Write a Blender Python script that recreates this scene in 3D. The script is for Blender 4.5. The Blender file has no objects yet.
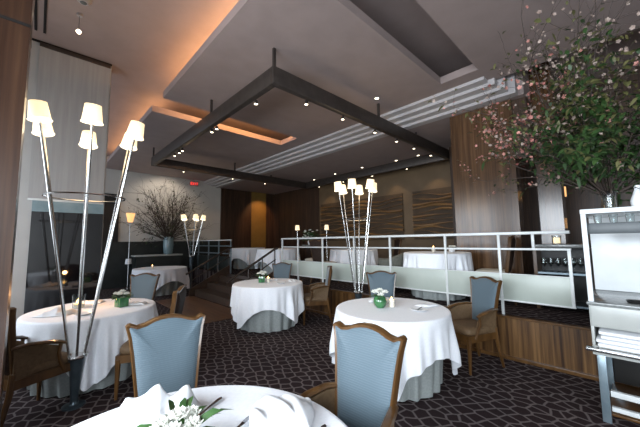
import bpy, bmesh, math, random
from mathutils import Vector, Matrix
random.seed(7)
sc = bpy.context.scene
COL = sc.collection
PI = math.pi
sin, cos = math.sin, math.cos

# ------------------------------------------------------------------ materials
def new_mat(name):
    m = bpy.data.materials.new(name); m.use_nodes = True
    nt = m.node_tree
    return m, nt, nt.nodes['Principled BSDF']
def P(b, **k):
    names = {'col': 'Base Color', 'rough': 'Roughness', 'metal': 'Metallic', 'spec': 'Specular IOR Level', 'coat': 'Coat Weight',
             'coat_rough': 'Coat Roughness', 'trans': 'Transmission Weight', 'sheen': 'Sheen Weight', 'ior': 'IOR', 'alpha': 'Alpha',
             'emit': 'Emission Color', 'estr': 'Emission Strength', 'sub': 'Subsurface Weight'}
    for a, v in k.items():
        if a in ('col', 'emit'): v = (*v, 1)
        b.inputs[names[a]].default_value = v
def ramp(nt, stops):
    r = nt.nodes.new('ShaderNodeValToRGB')
    e = r.color_ramp.elements
    while len(e) < len(stops): e.new(0.5)
    for el, (p, c) in zip(e, stops):
        el.position = p; el.color = (*c, 1)
    return r
def coords(nt, scale=(1, 1, 1), kind='Object'):
    t = nt.nodes.new('ShaderNodeTexCoord'); m = nt.nodes.new('ShaderNodeMapping')
    m.inputs['Scale'].default_value = scale
    nt.links.new(t.outputs[kind], m.inputs['Vector'])
    return m.outputs['Vector']
def noise(nt, vec, scale, detail=3, rough=.55):
    n = nt.nodes.new('ShaderNodeTexNoise'); n.inputs['Scale'].default_value = scale
    n.inputs['Detail'].default_value = detail; n.inputs['Roughness'].default_value = rough
    nt.links.new(vec, n.inputs['Vector']); return n
def bump(nt, b, src, strength=.3, dist=.01):
    bp = nt.nodes.new('ShaderNodeBump'); bp.inputs['Strength'].default_value = strength; bp.inputs['Distance'].default_value = dist
    nt.links.new(src, bp.inputs['Height']); nt.links.new(bp.outputs['Normal'], b.inputs['Normal'])

def noisy(name, c1, c2, scale=6, stretch=(1, 1, 1), bmp=0, detail=4, lo=.35, hi=.65, **k):
    m, nt, b = new_mat(name); P(b, **k)
    n = noise(nt, coords(nt, stretch), scale, detail)
    r = ramp(nt, [(lo, c1), (hi, c2)])
    nt.links.new(n.outputs['Fac'], r.inputs['Fac']); nt.links.new(r.outputs['Color'], b.inputs['Base Color'])
    if bmp: bump(nt, b, n.outputs['Fac'], bmp)
    return m

def zebra(name, dark, mid, light, axis_scale, **k):
    m, nt, b = new_mat(name); P(b, **k)
    v = coords(nt, axis_scale)
    n1 = noise(nt, v, 9, 5, .6)
    n2 = noise(nt, v, 34, 3, .6)
    mx = nt.nodes.new('ShaderNodeMath'); mx.operation = 'MULTIPLY_ADD'
    nt.links.new(n2.outputs['Fac'], mx.inputs[0]); mx.inputs[1].default_value = .55
    sb = nt.nodes.new('ShaderNodeMath'); sb.operation = 'MULTIPLY'; sb.inputs[1].default_value = .45
    nt.links.new(n1.outputs['Fac'], sb.inputs[0]); nt.links.new(sb.outputs[0], mx.inputs[2])
    r = ramp(nt, [(.38, dark), (.5, mid), (.62, light)])
    nt.links.new(mx.outputs[0], r.inputs['Fac']); nt.links.new(r.outputs['Color'], b.inputs['Base Color'])
    return m

M = {}
M['ceiling'] = noisy('ceiling_paint', (.29, .229, .213), (.32, .252, .234), 3, rough=.75)
M['cornice'] = noisy('cornice_paint', (.44, .41, .41), (.48, .45, .445), 3, rough=.6)
M['wall_pale'] = noisy('pale_wall_paint', (.40, .40, .39), (.44, .44, .43), 2, rough=.7)
M['blind'] = noisy('woven_blind', (.33, .33, .33), (.38, .38, .375), 30, (1, 1, .04), rough=.8)
M['wall_far'] = noisy('warm_plaster', (.56, .54, .50), (.62, .60, .55), 1.5, rough=.75)
M['wall_tan'] = noisy('tan_wall_panel', (.13, .085, .043), (.16, .105, .055), 2.5, rough=.5)
M['darkwood'] = zebra('dark_wood', (.024, .012, .006), (.05, .025, .013), (.082, .043, .023), (1, 1, .04), rough=.45)
M['zebra'] = zebra('striped_glossy_wood', (.04, .018, .007), (.085, .041, .017), (.14, .072, .032), (1, 1, .03), rough=.24, coat=.5, coat_rough=.14)
M['zebra_base'] = zebra('striped_brown_wood', (.03, .012, .004), (.09, .042, .013), (.165, .085, .03), (1, 1, .03), rough=.38)
M['columnwood'] = zebra('bronze_brown_panel', (.028, .011, .005), (.045, .019, .009), (.065, .03, .014), (1, 1, .03), rough=.3, coat=.25, coat_rough=.1)
M['black'] = noisy('black_panel', (.006, .006, .006), (.012, .011, .010), 3, rough=.5)
M['mirror'] = noisy('smoked_glass', (.004, .004, .005), (.008, .007, .008), 3, rough=.04, spec=.7)
M['wainscot'] = noisy('dark_green_panel', (.014, .018, .016), (.024, .028, .026), 4, rough=.4)
M['goldwall'] = noisy('gold_wall_strip', (.22, .13, .03), (.27, .165, .04), 2, rough=.5)
M['floorwood'] = noisy('red_brown_floorboards', (.10, .045, .022), (.17, .08, .038), 14, (1, .08, 1), rough=.3)
M['bronze'] = noisy('dark_bronze', (.045, .036, .031), (.062, .05, .043), 8, rough=.42, metal=.4)
M['steel'] = noisy('brushed_steel', (.62, .62, .61), (.72, .72, .71), 20, rough=.22, metal=1)
M['rail_white'] = noisy('pale_satin_rail', (.58, .60, .59), (.64, .66, .65), 10, rough=.3)
M['frost'] = noisy('frosted_glass', (.38, .42, .375), (.43, .47, .42), 2, rough=.35)
M['chairwood'] = noisy('honey_brown_wood', (.062, .028, .008), (.115, .055, .017), 12, (1, 1, .2), rough=.32, coat=.25)
M['leather'] = noisy('brown_leather', (.024, .014, .010), (.038, .023, .017), 30, rough=.6, spec=.2)
M['seatfab'] = noisy('tan_seat_fabric', (.105, .062, .028), (.14, .085, .042), 40, rough=.7)
M['cream'] = noisy('cream_fabric', (.50, .46, .38), (.56, .52, .44), 40, rough=.8)
M['olive'] = noisy('olive_grey_fabric', (.10, .10, .085), (.14, .14, .115), 30, rough=.8)
M['linen'] = noisy('white_linen', (.78, .80, .84), (.83, .845, .88), 60, rough=.75, sheen=.2)
M['napkin'] = noisy('white_napkin', (.70, .715, .74), (.75, .765, .785), 60, rough=.75)
M['skirt'] = noisy('pale_grey_cloth', (.27, .295, .29), (.32, .345, .335), 50, rough=.75)
M['glass'], nt, b = new_mat('clear_glass'); P(b, col=(.9, .95, .95), rough=.03, trans=1, ior=1.45)
M['leafglass'] = noisy('leaf_lined_glass', (.02, .10, .035), (.05, .20, .07), 14, (1, 1, .3), rough=.08, coat=.8)
M['petal'] = noisy('white_petals', (.80, .81, .74), (.88, .88, .82), 20, rough=.6)
M['leaf'] = noisy('green_leaf', (.025, .075, .02), (.06, .14, .035), 8, rough=.45)
M['leafdark'] = noisy('dark_green_leaf', (.012, .034, .008), (.032, .07, .016), 6, rough=.5)
M['leafolive'] = noisy('olive_leaf', (.07, .075, .025), (.13, .12, .045), 6, rough=.5)
M['pink'] = noisy('pink_blossom', (.30, .10, .085), (.52, .25, .2), 5, rough=.6)
M['blush'] = noisy('pale_blossom', (.24, .17, .14), (.38, .30, .25), 5, rough=.6)
M['twig'] = noisy('dark_twig', (.03, .02, .016), (.06, .04, .03), 20, rough=.7)
M['bluegrey'] = noisy('blue_grey_ceramic', (.16, .24, .27), (.22, .31, .34), 5, rough=.2, coat=.5)
M['lampbase'] = noisy('dark_blue_steel', (.07, .095, .11), (.10, .13, .15), 10, rough=.3, metal=.7)
M['white'] = noisy('white_lacquer', (.68, .71, .72), (.74, .77, .78), 5, rough=.25)
M['greysteel'] = noisy('blue_grey_metal', (.22, .29, .33), (.28, .35, .39), 10, rough=.3, metal=.6)
M['beige'] = noisy('grey_beige_lacquer', (.36, .37, .35), (.41, .42, .395), 6, rough=.3)
M['charcoal'] = noisy('charcoal_tray', (.05, .06, .065), (.07, .08, .085), 8, rough=.4)
M['granite'] = noisy('grey_stone_top', (.16, .17, .165), (.24, .25, .245), 40, rough=.15)
M['silver'] = noisy('silver_cutlery', (.30, .31, .33), (.42, .43, .45), 20, rough=.18, metal=1)
M['china'] = noisy('white_china', (.78, .79, .8), (.82, .83, .84), 10, rough=.12)
M['wax'] = noisy('cream_candle', (.72, .66, .55), (.78, .72, .6), 10, rough=.4)
M['plastic'] = noisy('pale_grey_plastic', (.30, .28, .28), (.34, .32, .32), 10, rough=.5)
M['vent'] = noisy('black_slot', (.004, .004, .004), (.007, .007, .007), 8, rough=.8)
M['treads'] = noisy('dark_brown_steps', (.035, .02, .013), (.06, .035, .022), 10, rough=.35)

def emis(name, col, s, base=(.8, .75, .6)):
    m, nt, b = new_mat(name); P(b, col=base, emit=col, estr=s, rough=.6)
    n = noise(nt, coords(nt), 18, 2); r = ramp(nt, [(.3, tuple(c * .93 for c in base)), (.7, base)])
    nt.links.new(n.outputs['Fac'], r.inputs['Fac']); nt.links.new(r.outputs['Color'], b.inputs['Base Color'])
    return m
M['shade'] = emis('lit_lamp_shade', (1, .76, .46), .85)
M['diffuser'] = emis('lit_glass_disc', (1, .84, .58), 1.6)
M['lens'] = emis('lit_lens', (1, .86, .62), 6)
M['flame'] = emis('candle_glow', (1, .55, .18), 9, (.9, .6, .3))
M['amber'] = emis('amber_lamp', (1, .52, .2), .9, (.8, .4, .15))
M['exit'] = emis('red_exit_letters', (1, .05, .04), 1.2, (.6, .04, .03))

# blue upholstery with fine horizontal ribs
m, nt, b = new_mat('blue_ribbed_fabric'); P(b, rough=.55, sheen=.3)
v = coords(nt, (1, 1, 1))
w = nt.nodes.new('ShaderNodeTexWave'); w.wave_type = 'BANDS'; w.bands_direction = 'Z'; w.inputs['Scale'].default_value = 26; w.inputs['Distortion'].default_value = .6
nt.links.new(v, w.inputs['Vector'])
r = ramp(nt, [(.0, (.068, .105, .13)), (1., (.088, .128, .156))]); nt.links.new(w.outputs['Fac'], r.inputs['Fac'])
nt.links.new(r.outputs['Color'], b.inputs['Base Color']); bump(nt, b, w.outputs['Fac'], .25, .004)
M['blue'] = m

# carpet: dark brown with a pale web of hexagons
m, nt, b = new_mat('hexagon_carpet'); P(b, rough=.95, spec=.1)
t = nt.nodes.new('ShaderNodeTexCoord')
nz = noise(nt, t.outputs['Object'], 5, 2)
mixv = nt.nodes.new('ShaderNodeMixRGB'); mixv.inputs['Fac'].default_value = .035
nt.links.new(t.outputs['Object'], mixv.inputs['Color1']); nt.links.new(nz.outputs['Color'], mixv.inputs['Color2'])
mp = nt.nodes.new('ShaderNodeMapping'); mp.inputs['Scale'].default_value = (1, .8, 1); mp.inputs['Rotation'].default_value = (0, 0, .5)
nt.links.new(mixv.outputs['Color'], mp.inputs['Vector'])
def vor(scale, rnd):
    q = nt.nodes.new('ShaderNodeTexVoronoi'); q.feature = 'DISTANCE_TO_EDGE'; q.voronoi_dimensions = '2D'
    q.inputs['Scale'].default_value = scale; q.inputs['Randomness'].default_value = rnd
    nt.links.new(mp.outputs['Vector'], q.inputs['Vector']); return q
va = vor(10.2, .6)
ra = ramp(nt, [(0, (.15, .125, .12)), (.06, (.12, .10, .10)), (.10, (.027, .0175, .0185)), (1, (.027, .0175, .0185))])
ra.color_ramp.elements[3].position = 1
nt.links.new(va.outputs['Distance'], ra.inputs['Fac'])
nf = noise(nt, t.outputs['Object'], 180, 2)
mm = nt.nodes.new('ShaderNodeMixRGB'); mm.blend_type = 'MULTIPLY'; mm.inputs['Fac'].default_value = .6
rf = ramp(nt, [(.3, (.55, .55, .55)), (.7, (1.25, 1.25, 1.25))]); nt.links.new(nf.outputs['Fac'], rf.inputs['Fac'])
nt.links.new(ra.outputs['Color'], mm.inputs['Color1']); nt.links.new(rf.outputs['Color'], mm.inputs['Color2'])
nt.links.new(mm.outputs['Color'], b.inputs['Base Color']); bump(nt, b, nf.outputs['Fac'], .4, .004)
M['carpet'] = m

# ------------------------------------------------------------------ mesh helpers
class MB:
    def __init__(s): s.bm = bmesh.new()
    def box(s, x0, x1, y0, y1, z0, z1, bev=0):
        r = bmesh.ops.create_cube(s.bm, size=1)
        for v in r['verts']:
            v.co = Vector(((x0 + x1) / 2 + v.co.x * (x1 - x0), (y0 + y1) / 2 + v.co.y * (y1 - y0), (z0 + z1) / 2 + v.co.z * (z1 - z0)))
        if bev:
            es = list({e for v in r['verts'] for e in v.link_edges})
            bmesh.ops.bevel(s.bm, geom=es, offset=bev, segments=2, affect='EDGES', profile=.5)
        return s
    def tube(s, pts, rad, seg=8, cap=True, flat=None):
        pts = [Vector(p) for p in pts]; n = len(pts)
        rads = rad if isinstance(rad, (list, tuple)) else [rad] * n
        rings = []; up = None
        for i, p in enumerate(pts):
            d = (pts[min(i + 1, n - 1)] - pts[max(i - 1, 0)]).normalized()
            if up is None:
                up = Vector((0, 0, 1)) if abs(d.z) < .9 else Vector((1, 0, 0))
            a = d.cross(up)
            if a.length < 1e-5: a = d.orthogonal()
            a.normalize(); c = a.cross(d).normalized(); up = c
            fa, fc = flat or (1, 1)
            rings.append([s.bm.verts.new(p + (a * cos(2 * PI * k / seg) * fa + c * sin(2 * PI * k / seg) * fc) * rads[i]) for k in range(seg)])
        for A, B in zip(rings, rings[1:]):
            for k in range(seg):
                s.bm.faces.new((A[k], A[(k + 1) % seg], B[(k + 1) % seg], B[k]))
        if cap and seg > 2:
            s.bm.faces.new(rings[0][::-1]); s.bm.faces.new(rings[-1])
        return s
    def lathe(s, prof, c=(0, 0, 0), seg=24, axis=None):
        M3 = Matrix.Identity(3)
        if axis is not None: M3 = Vector((0, 0, 1)).rotation_difference(Vector(axis)).to_matrix()
        c = Vector(c); rings = []
        for r, z in prof:
            if r < 1e-6: rings.append([s.bm.verts.new(c + M3 @ Vector((0, 0, z)))])
            else: rings.append([s.bm.verts.new(c + M3 @ Vector((r * cos(2 * PI * k / seg), r * sin(2 * PI * k / seg), z))) for k in range(seg)])
        for A, B in zip(rings, rings[1:]):
            for k in range(seg):
                k2 = (k + 1) % seg
                if len(A) == 1 and len(B) == 1: continue
                if len(A) == 1: s.bm.faces.new((A[0], B[k2], B[k]))
                elif len(B) == 1: s.bm.faces.new((A[k], A[k2], B[0]))
                else: s.bm.faces.new((A[k], A[k2], B[k2], B[k]))
        return s
    def ball(s, c, r, sub=2, sc_=(1, 1, 1)):
        q = bmesh.ops.create_icosphere(s.bm, subdivisions=sub, radius=r)
        for v in q['verts']: v.co = Vector(c) + Vector((v.co.x * sc_[0], v.co.y * sc_[1], v.co.z * sc_[2]))
        return s
    def poly(s, pts):
        s.bm.faces.new([s.bm.verts.new(Vector(p)) for p in pts]); return s
    def prism(s, pts, d):
        d = Vector(d); A = [s.bm.verts.new(Vector(p)) for p in pts]; B = [s.bm.verts.new(Vector(p) + d) for p in pts]
        n = len(A)
        s.bm.faces.new(A); s.bm.faces.new(B[::-1])
        for i in range(n): s.bm.faces.new((A[i], B[i], B[(i + 1) % n], A[(i + 1) % n]))
        return s
    def build(s, name, mat, parent=None, loc=None, smooth=True, recalc=True, solid=0, sub=0, angle=35):
        if recalc: bmesh.ops.recalc_face_normals(s.bm, faces=s.bm.faces[:])
        me = bpy.data.meshes.new(name); 
        for f in s.bm.faces: f.smooth = smooth
        if smooth:
            for e in s.bm.edges:
                if len(e.link_faces) == 2 and e.calc_face_angle(0) > math.radians(angle): e.smooth = False
        s.bm.to_mesh(me); s.bm.free()
        me.materials.append(M[mat] if isinstance(mat, str) else mat)
        o = bpy.data.objects.new(name, me); COL.objects.link(o)
        if parent: o.parent = parent
        if loc: o.location = loc
        if solid:
            q = o.modifiers.new('Solidify', 'SOLIDIFY'); q.thickness = solid; q.offset = -1
        if sub:
            q = o.modifiers.new('Subdivision', 'SUBSURF'); q.levels = sub; q.render_levels = sub
        return o

def tag(o, label, cat, group=None, kind=None):
    o['label'] = label; o['category'] = cat
    if group: o['group'] = group
    if kind: o['kind'] = kind
    return o
def thing(name, label, cat, loc=(0, 0, 0), rz=0, group=None):
    o = bpy.data.objects.new(name, None); COL.objects.link(o); o.empty_display_size = .1
    o.location = loc; o.rotation_euler = (0, 0, rz)
    return tag(o, label, cat, group)
def copy_tree(o, parent=None):
    c = o.copy(); COL.objects.link(c)
    if parent: c.parent = parent
    for ch in list(o.children): copy_tree(ch, c)
    return c
def struct(name, mb, mat, smooth=False):
    o = mb.build(name, mat, smooth=smooth); o['kind'] = 'structure'; return o
def sbox(name, mat, *a): return struct(name, MB().box(*a), mat)

# ------------------------------------------------------------------ the room
ZU = 4.5
sbox('floor', 'carpet', -1.7, 8.9, -3.7, 12.4, -.12, 0)
sbox('floor_landing', 'floorwood', 2.3, 3.25, 5.55, 8.6, 0, .012)
sbox('ceiling', 'ceiling', -1.7, 8.9, -3.7, 12.4, ZU, ZU + .1)
c1 = MB(); c1.box(4.68, 4.95, 1.38, 1.95, 4.05, 4.17); c1.box(1.48, 4.95, 1.95, 5.5, 4.05, 4.17); struct('ceiling_panel', c1, 'ceiling')
c2 = MB(); c2.box(1.48, 4.95, 6.2, 12.1, 4.05, 4.17); c2.box(4.55, 4.95, 5.5, 6.2, 4.05, 4.17); struct('ceiling_panel', c2, 'ceiling')
c4 = MB(); c4.box(1.48, 5.2, -3.5, 1.38, 4.05, 4.17); struct('ceiling_panel', c4, 'ceiling')
c3 = MB(); c3.box(5.62, 8.6, 1.0, 12.2, 3.85, 4.5); struct('ceiling_soffit', c3, 'ceiling')
cn = MB()
for i in range(4):
    cn.box(4.95 + .17 * i, 4.95 + .17 * (i + 1), 1.38 - .1 * i, 12.2, 4.05 - .05 * (i + 1), 4.2)
struct('trim_1', cn, 'cornice')
# raised platform with striped wooden front
pf = MB(); pf.box(4.36, 8.6, -3.5, 12.2, .015, .52); struct('floor_platform', pf, 'carpet')
fp = MB(); fp.box(4.34, 4.358, -3.5, 6.1, .045, .50); struct('wall_platform_front', fp, 'zebra_base')
tr = MB(); tr.box(4.31, 4.358, -3.5, 6.1, 0, .045, .006); tr.box(4.32, 4.40, -3.5, 6.1, .50, .528, .004); struct('trim_2', tr, 'chairwood')
# steps
st = MB()
for i in range(3):
    st.box(3.30 + .35 * i, 4.36, 6.2, 8.6, .0 if i == 0 else .1733 * i, .1733 * (i + 1))
struct('floor_steps', st, 'treads')
# walls
sbox('wall_left', 'wall_pale', -1.7, .76, 5.8, 6.1, 0, ZU)
sbox('wall_back', 'wall_far', -1.7, 8.9, 12.2, 12.4, 0, ZU)
sbox('wall_back_wood', 'darkwood', 5.72, 8.6, 12.13, 12.2, .52, 3.85)
sbox('trim_8', 'goldwall', 7.2, 8.0, 12.12, 12.13, .52, 3.85)
sbox('wall_right', 'darkwood', 8.5, 8.6, 8.87, 12.13, .52, 3.85)
sbox('wall_right_tan', 'wall_tan', 8.5, 8.6, 1.0, 8.87, .52, 3.85)
sbox('wall_right_pier', 'zebra', 5.67, 5.97, 1.2, 2.22, .52, 3.85)
sbox('wall_right_lintel', 'darkwood', 5.75, 6.1, 1.0, 1.2, 2.83, 3.85)
sbox('wall_right_column', 'zebra', 6.1, 6.45, .69, 1.0, .52, ZU)
sbox('wall_right_dark', 'darkwood', 7.5, 7.6, -3.5, 3.0, .52, ZU)
sbox('wall_front', 'wall_pale', -1.7, 8.9, -3.7, -3.5, 0, ZU)
sbox('trim_3', 'wainscot', 1.0, 5.72, 12.14, 12.2, 0, 1.56)
sbox('trim_4', 'black', 1.45, 2.02, 12.13, 12.2, 1.56, 3.2)
sbox('trim_5', 'vent', -.35, .76, 5.785, 5.80, 4.47, 4.5)
sbox('wall_left_mirror', 'mirror', -.07, .75, 5.775, 5.8, .0, 1.97)
sbox('trim_6', 'bluegrey', -.07, .75, 5.77, 5.8, 1.97, 2.13)
sbox('wall_column', 'columnwood', -1.2, -.11, 2.8, 3.1, 0, ZU)
sbox('trim_7', 'black', -1.21, -.108, 2.795, 3.1, 3.02, 3.04)
# unseen daylight windows; sills raised to keep light off the floor
ww = MB()
ww.box(-1.7, -1.5, -3.5, 5.8, 0, .7); ww.box(-1.7, -1.5, -3.5, 5.8, 3.15, ZU)
for y in (-3.5, -1.5, .5, 2.5): ww.box(-1.7, -1.5, y, y + .18, .25, 3.15)
ww.box(-1.7, -1.5, 2.6, 3.5, .25, 3.15); ww.box(-1.7, -1.5, 3.5, 5.3, .25, 1.05); ww.box(-1.7, -1.5, 5.3, 5.8, .25, 3.15)
struct('wall_window_side', ww, 'wall_pale')

# blind hanging on the left wall
bl = thing('roller_blind', 'tall pale grey roller blind lowered over left wall above dark glass', 'blind', (.31, 5.79, 0))
MB().box(-.43, .43, -.016, -.008, 2.13, 4.44).build('blind_fabric', 'blind', bl)
MB().box(-.43, .43, -.035, .0, 4.41, 4.47, .004).build('headrail', 'bronze', bl)
MB().box(-.43, .43, -.022, -.002, 2.125, 2.155, .003).build('bottom_bar', 'rail_white', bl)

# ceiling fittings
sv = thing('slot_vent', 'two long black air slots in ceiling above blind', 'vent', (-.12, 5.0, ZU))
for x in (-.045, .045): MB().box(x - .014, x + .014, -.75, .52, -.012, .0).build('slot', 'vent', sv)
sd = thing('smoke_detector', 'round pale grey smoke detector on ceiling near tall lamp', 'detector', (.26, 4.42, ZU))
MB().lathe([(0, -.045), (.05, -.045), (.075, -.02), (.085, 0), (0, 0)]).build('housing', 'plastic', sd)
MB().lathe([(0, -.052), (.03, -.05), (.036, -.044)]).build('sensor', 'charcoal', sd)
pn = thing('pendant_lamp', 'tiny bare bulb hanging on thin wire above the tall left lamp', 'lamp', (.25, 4.75, ZU))
MB().tube([(0, 0, -.03), (0, 0, -.22)], .003, 6).build('cord', 'charcoal', pn)
MB().lathe([(0, 0), (.03, 0), (.03, -.03), (0, -.03)]).build('canopy', 'plastic', pn)
MB().ball((0, 0, -.245), .028).build('bulb', 'lens', pn)
dl = None
for (x, y, z, lab) in ((7.6, 8.2, 3.85, 'recessed downlight in soffit furthest from the camera'), (7.5, 7.0, 3.85, 'recessed downlight in soffit, second from far corner'),
                       (7.5, 5.8, 3.85, 'recessed downlight in soffit above middle of wavy wood panel'), (7.6, 4.6, 3.85, 'recessed downlight in soffit between the two wavy panels'),
                       (7.6, 3.9, 3.85, 'recessed downlight in soffit nearest the striped wood pier'), (4.3, 2.95, 4.05, 'recessed downlight in ceiling panel beside the hanging frame'),
                       (3.6, 3.8, 4.05, 'recessed downlight in ceiling panel inside the hanging frame')):
    if dl is None:
        dl = thing('downlight', lab, 'light', (x, y, z), 0, 'recessed ceiling downlights')
        MB().lathe([(.035, -.004), (.055, -.006), (.06, 0), (.035, .0)]).build('rim', 'plastic', dl); MB().lathe([(0, -.003), (.035, -.003), (.035, .0), (0, 0)]).build('lens', 'lens', dl)
    else:
        d = copy_tree(dl); d.location = (x, y, z); d['label'] = lab

# suspended frame with spotlights
X0, X1, Y0, Y1, ZF = 2.10, 7.58, 3.02, 8.66, 3.55
fr = thing('light_frame', 'large dark bronze rectangular frame with spotlights hung from ceiling', 'light frame', ((X0 + X1) / 2, (Y0 + Y1) / 2, ZF))
ox, oy = (X0 + X1) / 2, (Y0 + Y1) / 2
def fb(x0, x1, y0, y1): MB().box(x0 - ox, x1 - ox, y0 - oy, y1 - oy, 0, .235, .006).build('beam', 'bronze', fr)
fb(X0, X1, Y0, Y0 + .09); fb(X0, X1, Y1 - .09, Y1); fb(X0, X0 + .09, Y0 + .09, Y1 - .09); fb(X1 - .09, X1, Y0 + .09, Y1 - .09)
for (x, y) in ((X0 + .04, Y0 + .04), (X0 + .04, 5.0), (X0 + .04, Y1 - .04), (4.5, Y0 + .04), (4.5, Y1 - .04)):
    MB().box(x - .018 - ox, x + .018 - ox, y - .018 - oy, y + .018 - oy, .235, 4.05 - ZF).build('hanger_rod', 'bronze', fr)
for (x, y) in ((5.9, Y0 + .04), (5.9, Y1 - .04)):
    MB().box(x - .018 - ox, x + .018 - ox, y - .018 - oy, y + .018 - oy, .235, 3.85 - ZF).build('hanger_rod', 'bronze', fr)
spots = [(X0 + .1, y) for y in (3.6, 4.9, 5.1, 6.6, 6.8, 7.1)] + [(x, Y0 + .1) for x in (2.75, 3.55, 4.45, 5.2, 5.9, 6.7)] + [(x, Y1 - .1) for x in (2.9, 4.4, 5.6)] + [(X1 - .1, y) for y in (4.2, 5.4, 6.6, 7.8)]
for (x, y) in spots:
    s_ = MB().lathe([(.022, .0), (.026, -.01), (.03, -.05), (.024, -.055)], (x - ox, y - oy, -.0)).build('spotlight', 'bronze', fr)
    MB().lathe([(0, -.056), (.024, -.056), (.024, -.05), (0, -.05)], (x - ox, y - oy, 0)).build('lens', 'lens', s_)

# wavy carved panels
def wavy(y0, y1, label, seed):
    t = thing('wave_panel', label, 'wall panel', (8.495, (y0 + y1) / 2, 2.05), 0, 'carved wave wall panels')
    hw = (y1 - y0) / 2; rnd = random.Random(seed)
    MB().box(-.02, 0, -hw, hw, -.55, .95).build('backing', 'waveshade', t)
    mb = MB()
    for k in range(11):
        z = -.45 + k * .125; ph = rnd.uniform(0, 6); n = 40; a = rnd.uniform(.025, .05); fq = rnd.uniform(1.2, 2.0)
        ft, fbk, bt, bb = [], [], [], []
        for i in range(n + 1):
            y = -hw + 2 * hw * i / n
            c = z + a * sin(fq * y * 2.2 + ph) + .02 * sin(4.1 * y + ph * 2)
            th = .026 + .018 * sin(2.6 * y + ph * 1.7); out = -.075 + .02 * sin(3 * y + ph)
            ft.append(mb.bm.verts.new((out, y, c + th * .3))); fbk.append(mb.bm.verts.new((out, y, c - th * .3)))
            bt.append(mb.bm.verts.new((-.02, y, c + th))); bb.append(mb.bm.verts.new((-.02, y, c - th)))
        for i in range(n):
            for A, B in ((ft, fbk), (bt, ft), (fbk, bb)):
                mb.bm.faces.new((A[i], A[i + 1], B[i + 1], B[i]))
    mb.build('waves', 'wavewood', t, angle=60)
M['waveshade'] = noisy('shade_darkened_tan_backing', (.05, .029, .013), (.075, .045, .02), 4, rough=.6)  # tan darkened to put the shadow lines between waves into the colour
M['wavewood'] = noisy('golden_carved_wood', (.17, .09, .032), (.29, .16, .06), 5, (1, .3, 1), rough=.4)
wavy(4.95, 8.75, 'long carved wavy wood panel on tan wall behind the middle lamp', 1)
wavy(3.0, 4.6, 'short carved wavy wood panel on tan wall beside the striped wood pier', 5)

# exit sign
ex = thing('exit_sign', 'red glowing exit sign high on the far pale wall', 'sign', (4.55, 12.19, 3.9))
MB().box(-.17, .17, -.04, .0, -.09, .09, .006).build('housing', 'plastic', ex)
LET = {'E': [(0, 0, 0, 4), (0, 4, 2, 4), (0, 2, 1.6, 2), (0, 0, 2, 0)], 'X': [(0, 0, 2, 4), (0, 4, 2, 0)], 'I': [(1, 0, 1, 4)], 'T': [(0, 4, 2, 4), (1, 0, 1, 4)]}
for i, ch in enumerate('EXIT'):
    mb = MB()
    for (x0, y0, x1, y1) in LET[ch]:
        ox_ = -.135 + i * .075; s_ = .026
        mb.tube([(ox_ + x0 * s_, -.045, -.052 + y0 * s_), (ox_ + x1 * s_, -.045, -.052 + y1 * s_)], .009, 6)
    mb.build('letter', 'exit', ex)
# sconces
for (y, z, lab) in ((.80, 2.4, 'upper slim amber wall light on dark wood beside striped column'), (.56, 1.78, 'lower slim amber wall light on dark wood left of service station')):
    t = thing('wall_sconce', lab, 'wall light', (7.5, y, z), 0, 'slim amber wall lights')
    MB().box(-.03, 0, -.045, .045, -.12, .12, .006).build('plate', 'bronze', t)
    MB().box(-.07, -.03, -.03, .03, -.10, .10, .01).build('diffuser', 'amber', t)

# ------------------------------------------------------------------ railing of the platform
rl = thing('railing', 'long pale railing with frosted panels along the striped platform edge', 'railing', (4.42, 0, .52))
def yb(name, y0, y1, z0, z1, hw, mat): return MB().box(-hw, hw, y0, y1, z0 - .52, z1 - .52, .003).build(name, mat, rl)
yb('top_rail', .46, 5.98, 1.545, 1.58, .03, 'rail_white')
yb('middle_rail', .46, 5.98, 1.35, 1.375, .02, 'rail_white')
ps = (.48, 1.19, 1.90, 2.86, 3.66, 4.53, 5.35, 5.96)
for i, y in enumerate(ps):
    MB().box(-.016, .016, y - .016, y + .016, 0.0 if i else .18, (1.545 if i else 1.375) - .52, .003).build('post', 'rail_white', rl)
MB().box(-.016, .016, .80, .83, 1.375 - .52, 1.545 - .52, .003).build('post', 'rail_white', rl)
for a, c in zip(ps, ps[1:]):
    p_ = yb('frosted_panel', a + .016, c - .016, .72, 1.04, .008, 'frost')
yb('panel_edge', .46, 5.98, .70, .72, .014, 'rail_white')
yb('panel_edge', .46, 5.98, 1.04, 1.05, .012, 'rail_white')
# rail of the far platform, beyond the steps
r2 = thing('railing', 'far grey railing on platform edge beyond the steps', 'railing', (4.42, 0, .52))
for z in (1.55, 1.36, 1.12): MB().box(-.02, .02, 8.62, 12.1, z - .52, z - .49).build('rail', 'rail_white' if z > 1.5 else 'greysteel', r2)
for y in (8.65, 9.5, 10.3, 11.2, 12.05): MB().box(-.018, .018, y - .018, y + .018, 0, 1.04).build('post', 'greysteel', r2)
MB().box(-.012, .012, 8.65, 12.05, .05, .52).build('panel', 'wainscot', r2)
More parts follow.
